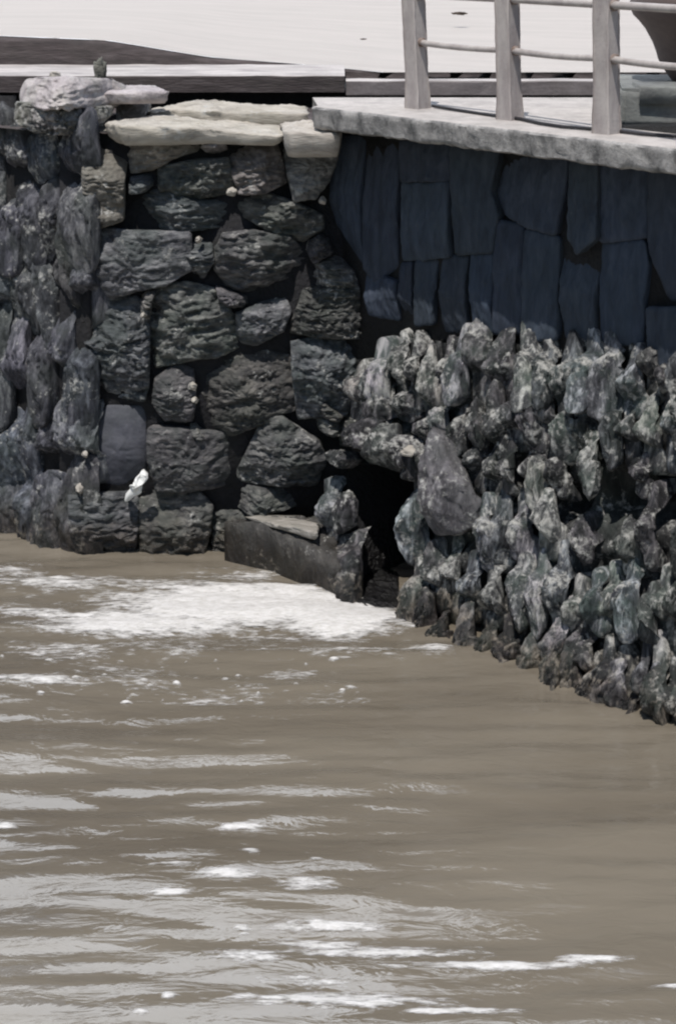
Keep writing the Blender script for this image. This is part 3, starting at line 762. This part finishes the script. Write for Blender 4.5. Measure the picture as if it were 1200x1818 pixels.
# ------------------------------------------------------------------ litter
o = stone('plastic_scrap', [(217,896),(222,880),(232,868),(240,850),(252,838),(263,841),(262,852),(252,860),(250,876),(238,884),(228,893)], CENTRE, None, M['white'], depth=.02, out=.10, bulge=.03, rough=.035, st=(2, 2), seed=900, nth=70, nr=14, rag=.03, edge=2, jit=.2)
tag(o, 'crumpled white plastic scrap caught between stones above the water', 'litter')
for i, (x, y, r) in enumerate([(341,686,9),(345,712,7),(411,340,9),(573,356,7),(150,806,7),(253,560,5),(352,426,6),(140,870,8),(722,800,10)]):
    o = stone('shell', [(x-r, y+r*.7), (x-r*.6, y-r*.6), (x+r*.2, y-r), (x+r*.9, y-r*.2), (x+r*.6, y+r)], CENTRE if x < 600 else LOWER, None, M['coping'], depth=.03, out=.05 if x < 600 else .16, bulge=.02, rough=.02, seed=910+i, nth=24, nr=6, rag=.012, edge=2)
    tag(o, 'small white shell crust wedged in a joint of the stone walls', 'shell', 'white shell crusts in the wall joints')
def leaf(px, py, s, label):
    x, y = px, py
    r = ray(px, py); z = 3.62; p = EYE+r*((z-H)/r.z)
    o = lump('leaf', (p.x, p.y, z+.03), (s*1.6, s, s*.35), M['litter'], px % 13, rough=.6, sub=3); tag(o, label, 'leaf', 'dry leaves on the pavement')
leaf(645, 74, .016, 'tiny dry leaf on the pale pavement beside the first post')
leaf(815, 27, .045, 'dark curled dry leaf on the pale pavement between two posts')

# ------------------------------------------------------------------ lathered froth, and pale streaks for sky glints, just above the water
def foam_and_glint(name, x0, x1, y0, y1, step, blobs, label=None, amp=.02, nsc=7.0, bias=.0, st=(.55, 1.1)):
    nx = int((x1-x0)/step); ny = int((y1-y0)/step); Z = {}
    for j in range(ny+1):
        y = y0+(y1-y0)*j/ny
        for i in range(nx+1):
            x = x0+(x1-x0)*i/nx; px, py = proj(Vector((x, y, 0))); mk = 0
            for cx, cy, rx, ry, wt in blobs:
                d = ((px-cx)/rx)**2+((py-cy)/ry)**2
                if d < 3: mk = max(mk, wt*math.exp(-d*1.1))
            if mk < .04: continue
            q = Vector((x*nsc*st[0], y*nsc*st[1], 3.3))
            n = .5*noise.noise(q)+.42*noise.noise(q*2.3)+.32*noise.noise(q*5.1)
            h = mk*1.5-.34+n*.6+bias
            Z[(i, j)] = (x, y, wave(x, y)+max(-.004, min(.03, h*amp)), h)
    V = []; idx = {}; Fc = []; T = []
    for j in range(ny):
        for i in range(nx):
            ks = [(i, j), (i+1, j), (i+1, j+1), (i, j+1)]
            if all(k in Z for k in ks) and max(Z[k][2]-wave(Z[k][0], Z[k][1]) for k in ks) > 0:
                f = []
                for k in ks:
                    if k not in idx: idx[k] = len(V); V.append(Z[k][:3]); T.append(max(0, Z[k][3]))
                    f.append(idx[k])
                Fc.append(tuple(f))
    o = mesh_obj(name, V, Fc, M['foam_and_glint']); o.data.attributes.new('thick', 'FLOAT', 'POINT').data.foreach_set('value', T)
    return tag(o, label, None, None, 'stuff')
rf = random.Random(3)
FLECKS = [(rf.gauss(230, 190), rf.triangular(1150, 1370, 1170), rf.uniform(4, 12), rf.uniform(1.5, 3.2), rf.uniform(.5, .9)) for _ in range(80)]
foam_and_glint('foam_and_glint', -2.8, .8, 9.8, 12.6, .013, [
 (430,1078,260,42,1.3),(600,1098,120,38,1.4),(250,1108,210,26,1.1),(110,1035,190,22,.60),(330,1045,200,22,.6),(645,1068,45,18,1.0),(430,1020,150,18,.5),(20,1015,90,18,.5),
 (60,1090,160,14,.6),(100,1160,150,24,.5),(70,1212,150,10,.75),(220,1200,120,35,.42),(520,1130,180,14,.5),(770,1155,60,10,.75),(520,1195,60,10,.6),(620,1160,160,14,.45),
 (510,1306,70,6,1.0),(350,1307,90,4,.8),(420,1240,220,40,.34),(560,1250,150,30,.36),(230,1310,170,30,.36),(300,1150,250,20,.45)] + FLECKS,
 'white churned froth washing out from the drain opening')
foam_and_glint('foam_and_glint', -1.9, 1.9, 6.3, 9.3, .011, [  # pale streaks modelled in place of sky glints on the water
 (430,1468,48,7,.95),(8,1466,24,10,.9),(445,1514,22,7,.9),(300,1592,60,8,.8),(410,1556,60,13,.85),(540,1572,80,13,.75),(430,1652,18,14,.7),(585,1645,110,11,.9),
 (560,1676,150,14,.7),(660,1692,190,14,.8),(440,1702,90,18,.7),(880,1716,190,9,.95),(1050,1706,70,9,.85),(560,1745,120,14,.55),(600,1782,220,20,.85),(800,1800,130,8,.8),
 (300,1778,18,8,.9),(250,1808,20,6,.85),(1190,1750,40,7,.8),(560,1530,20,6,.7),(300,1540,60,6,.55)],
 'thin pale streaks standing for sky glints on brown water', amp=.012, nsc=9, st=(.5, 1.8))
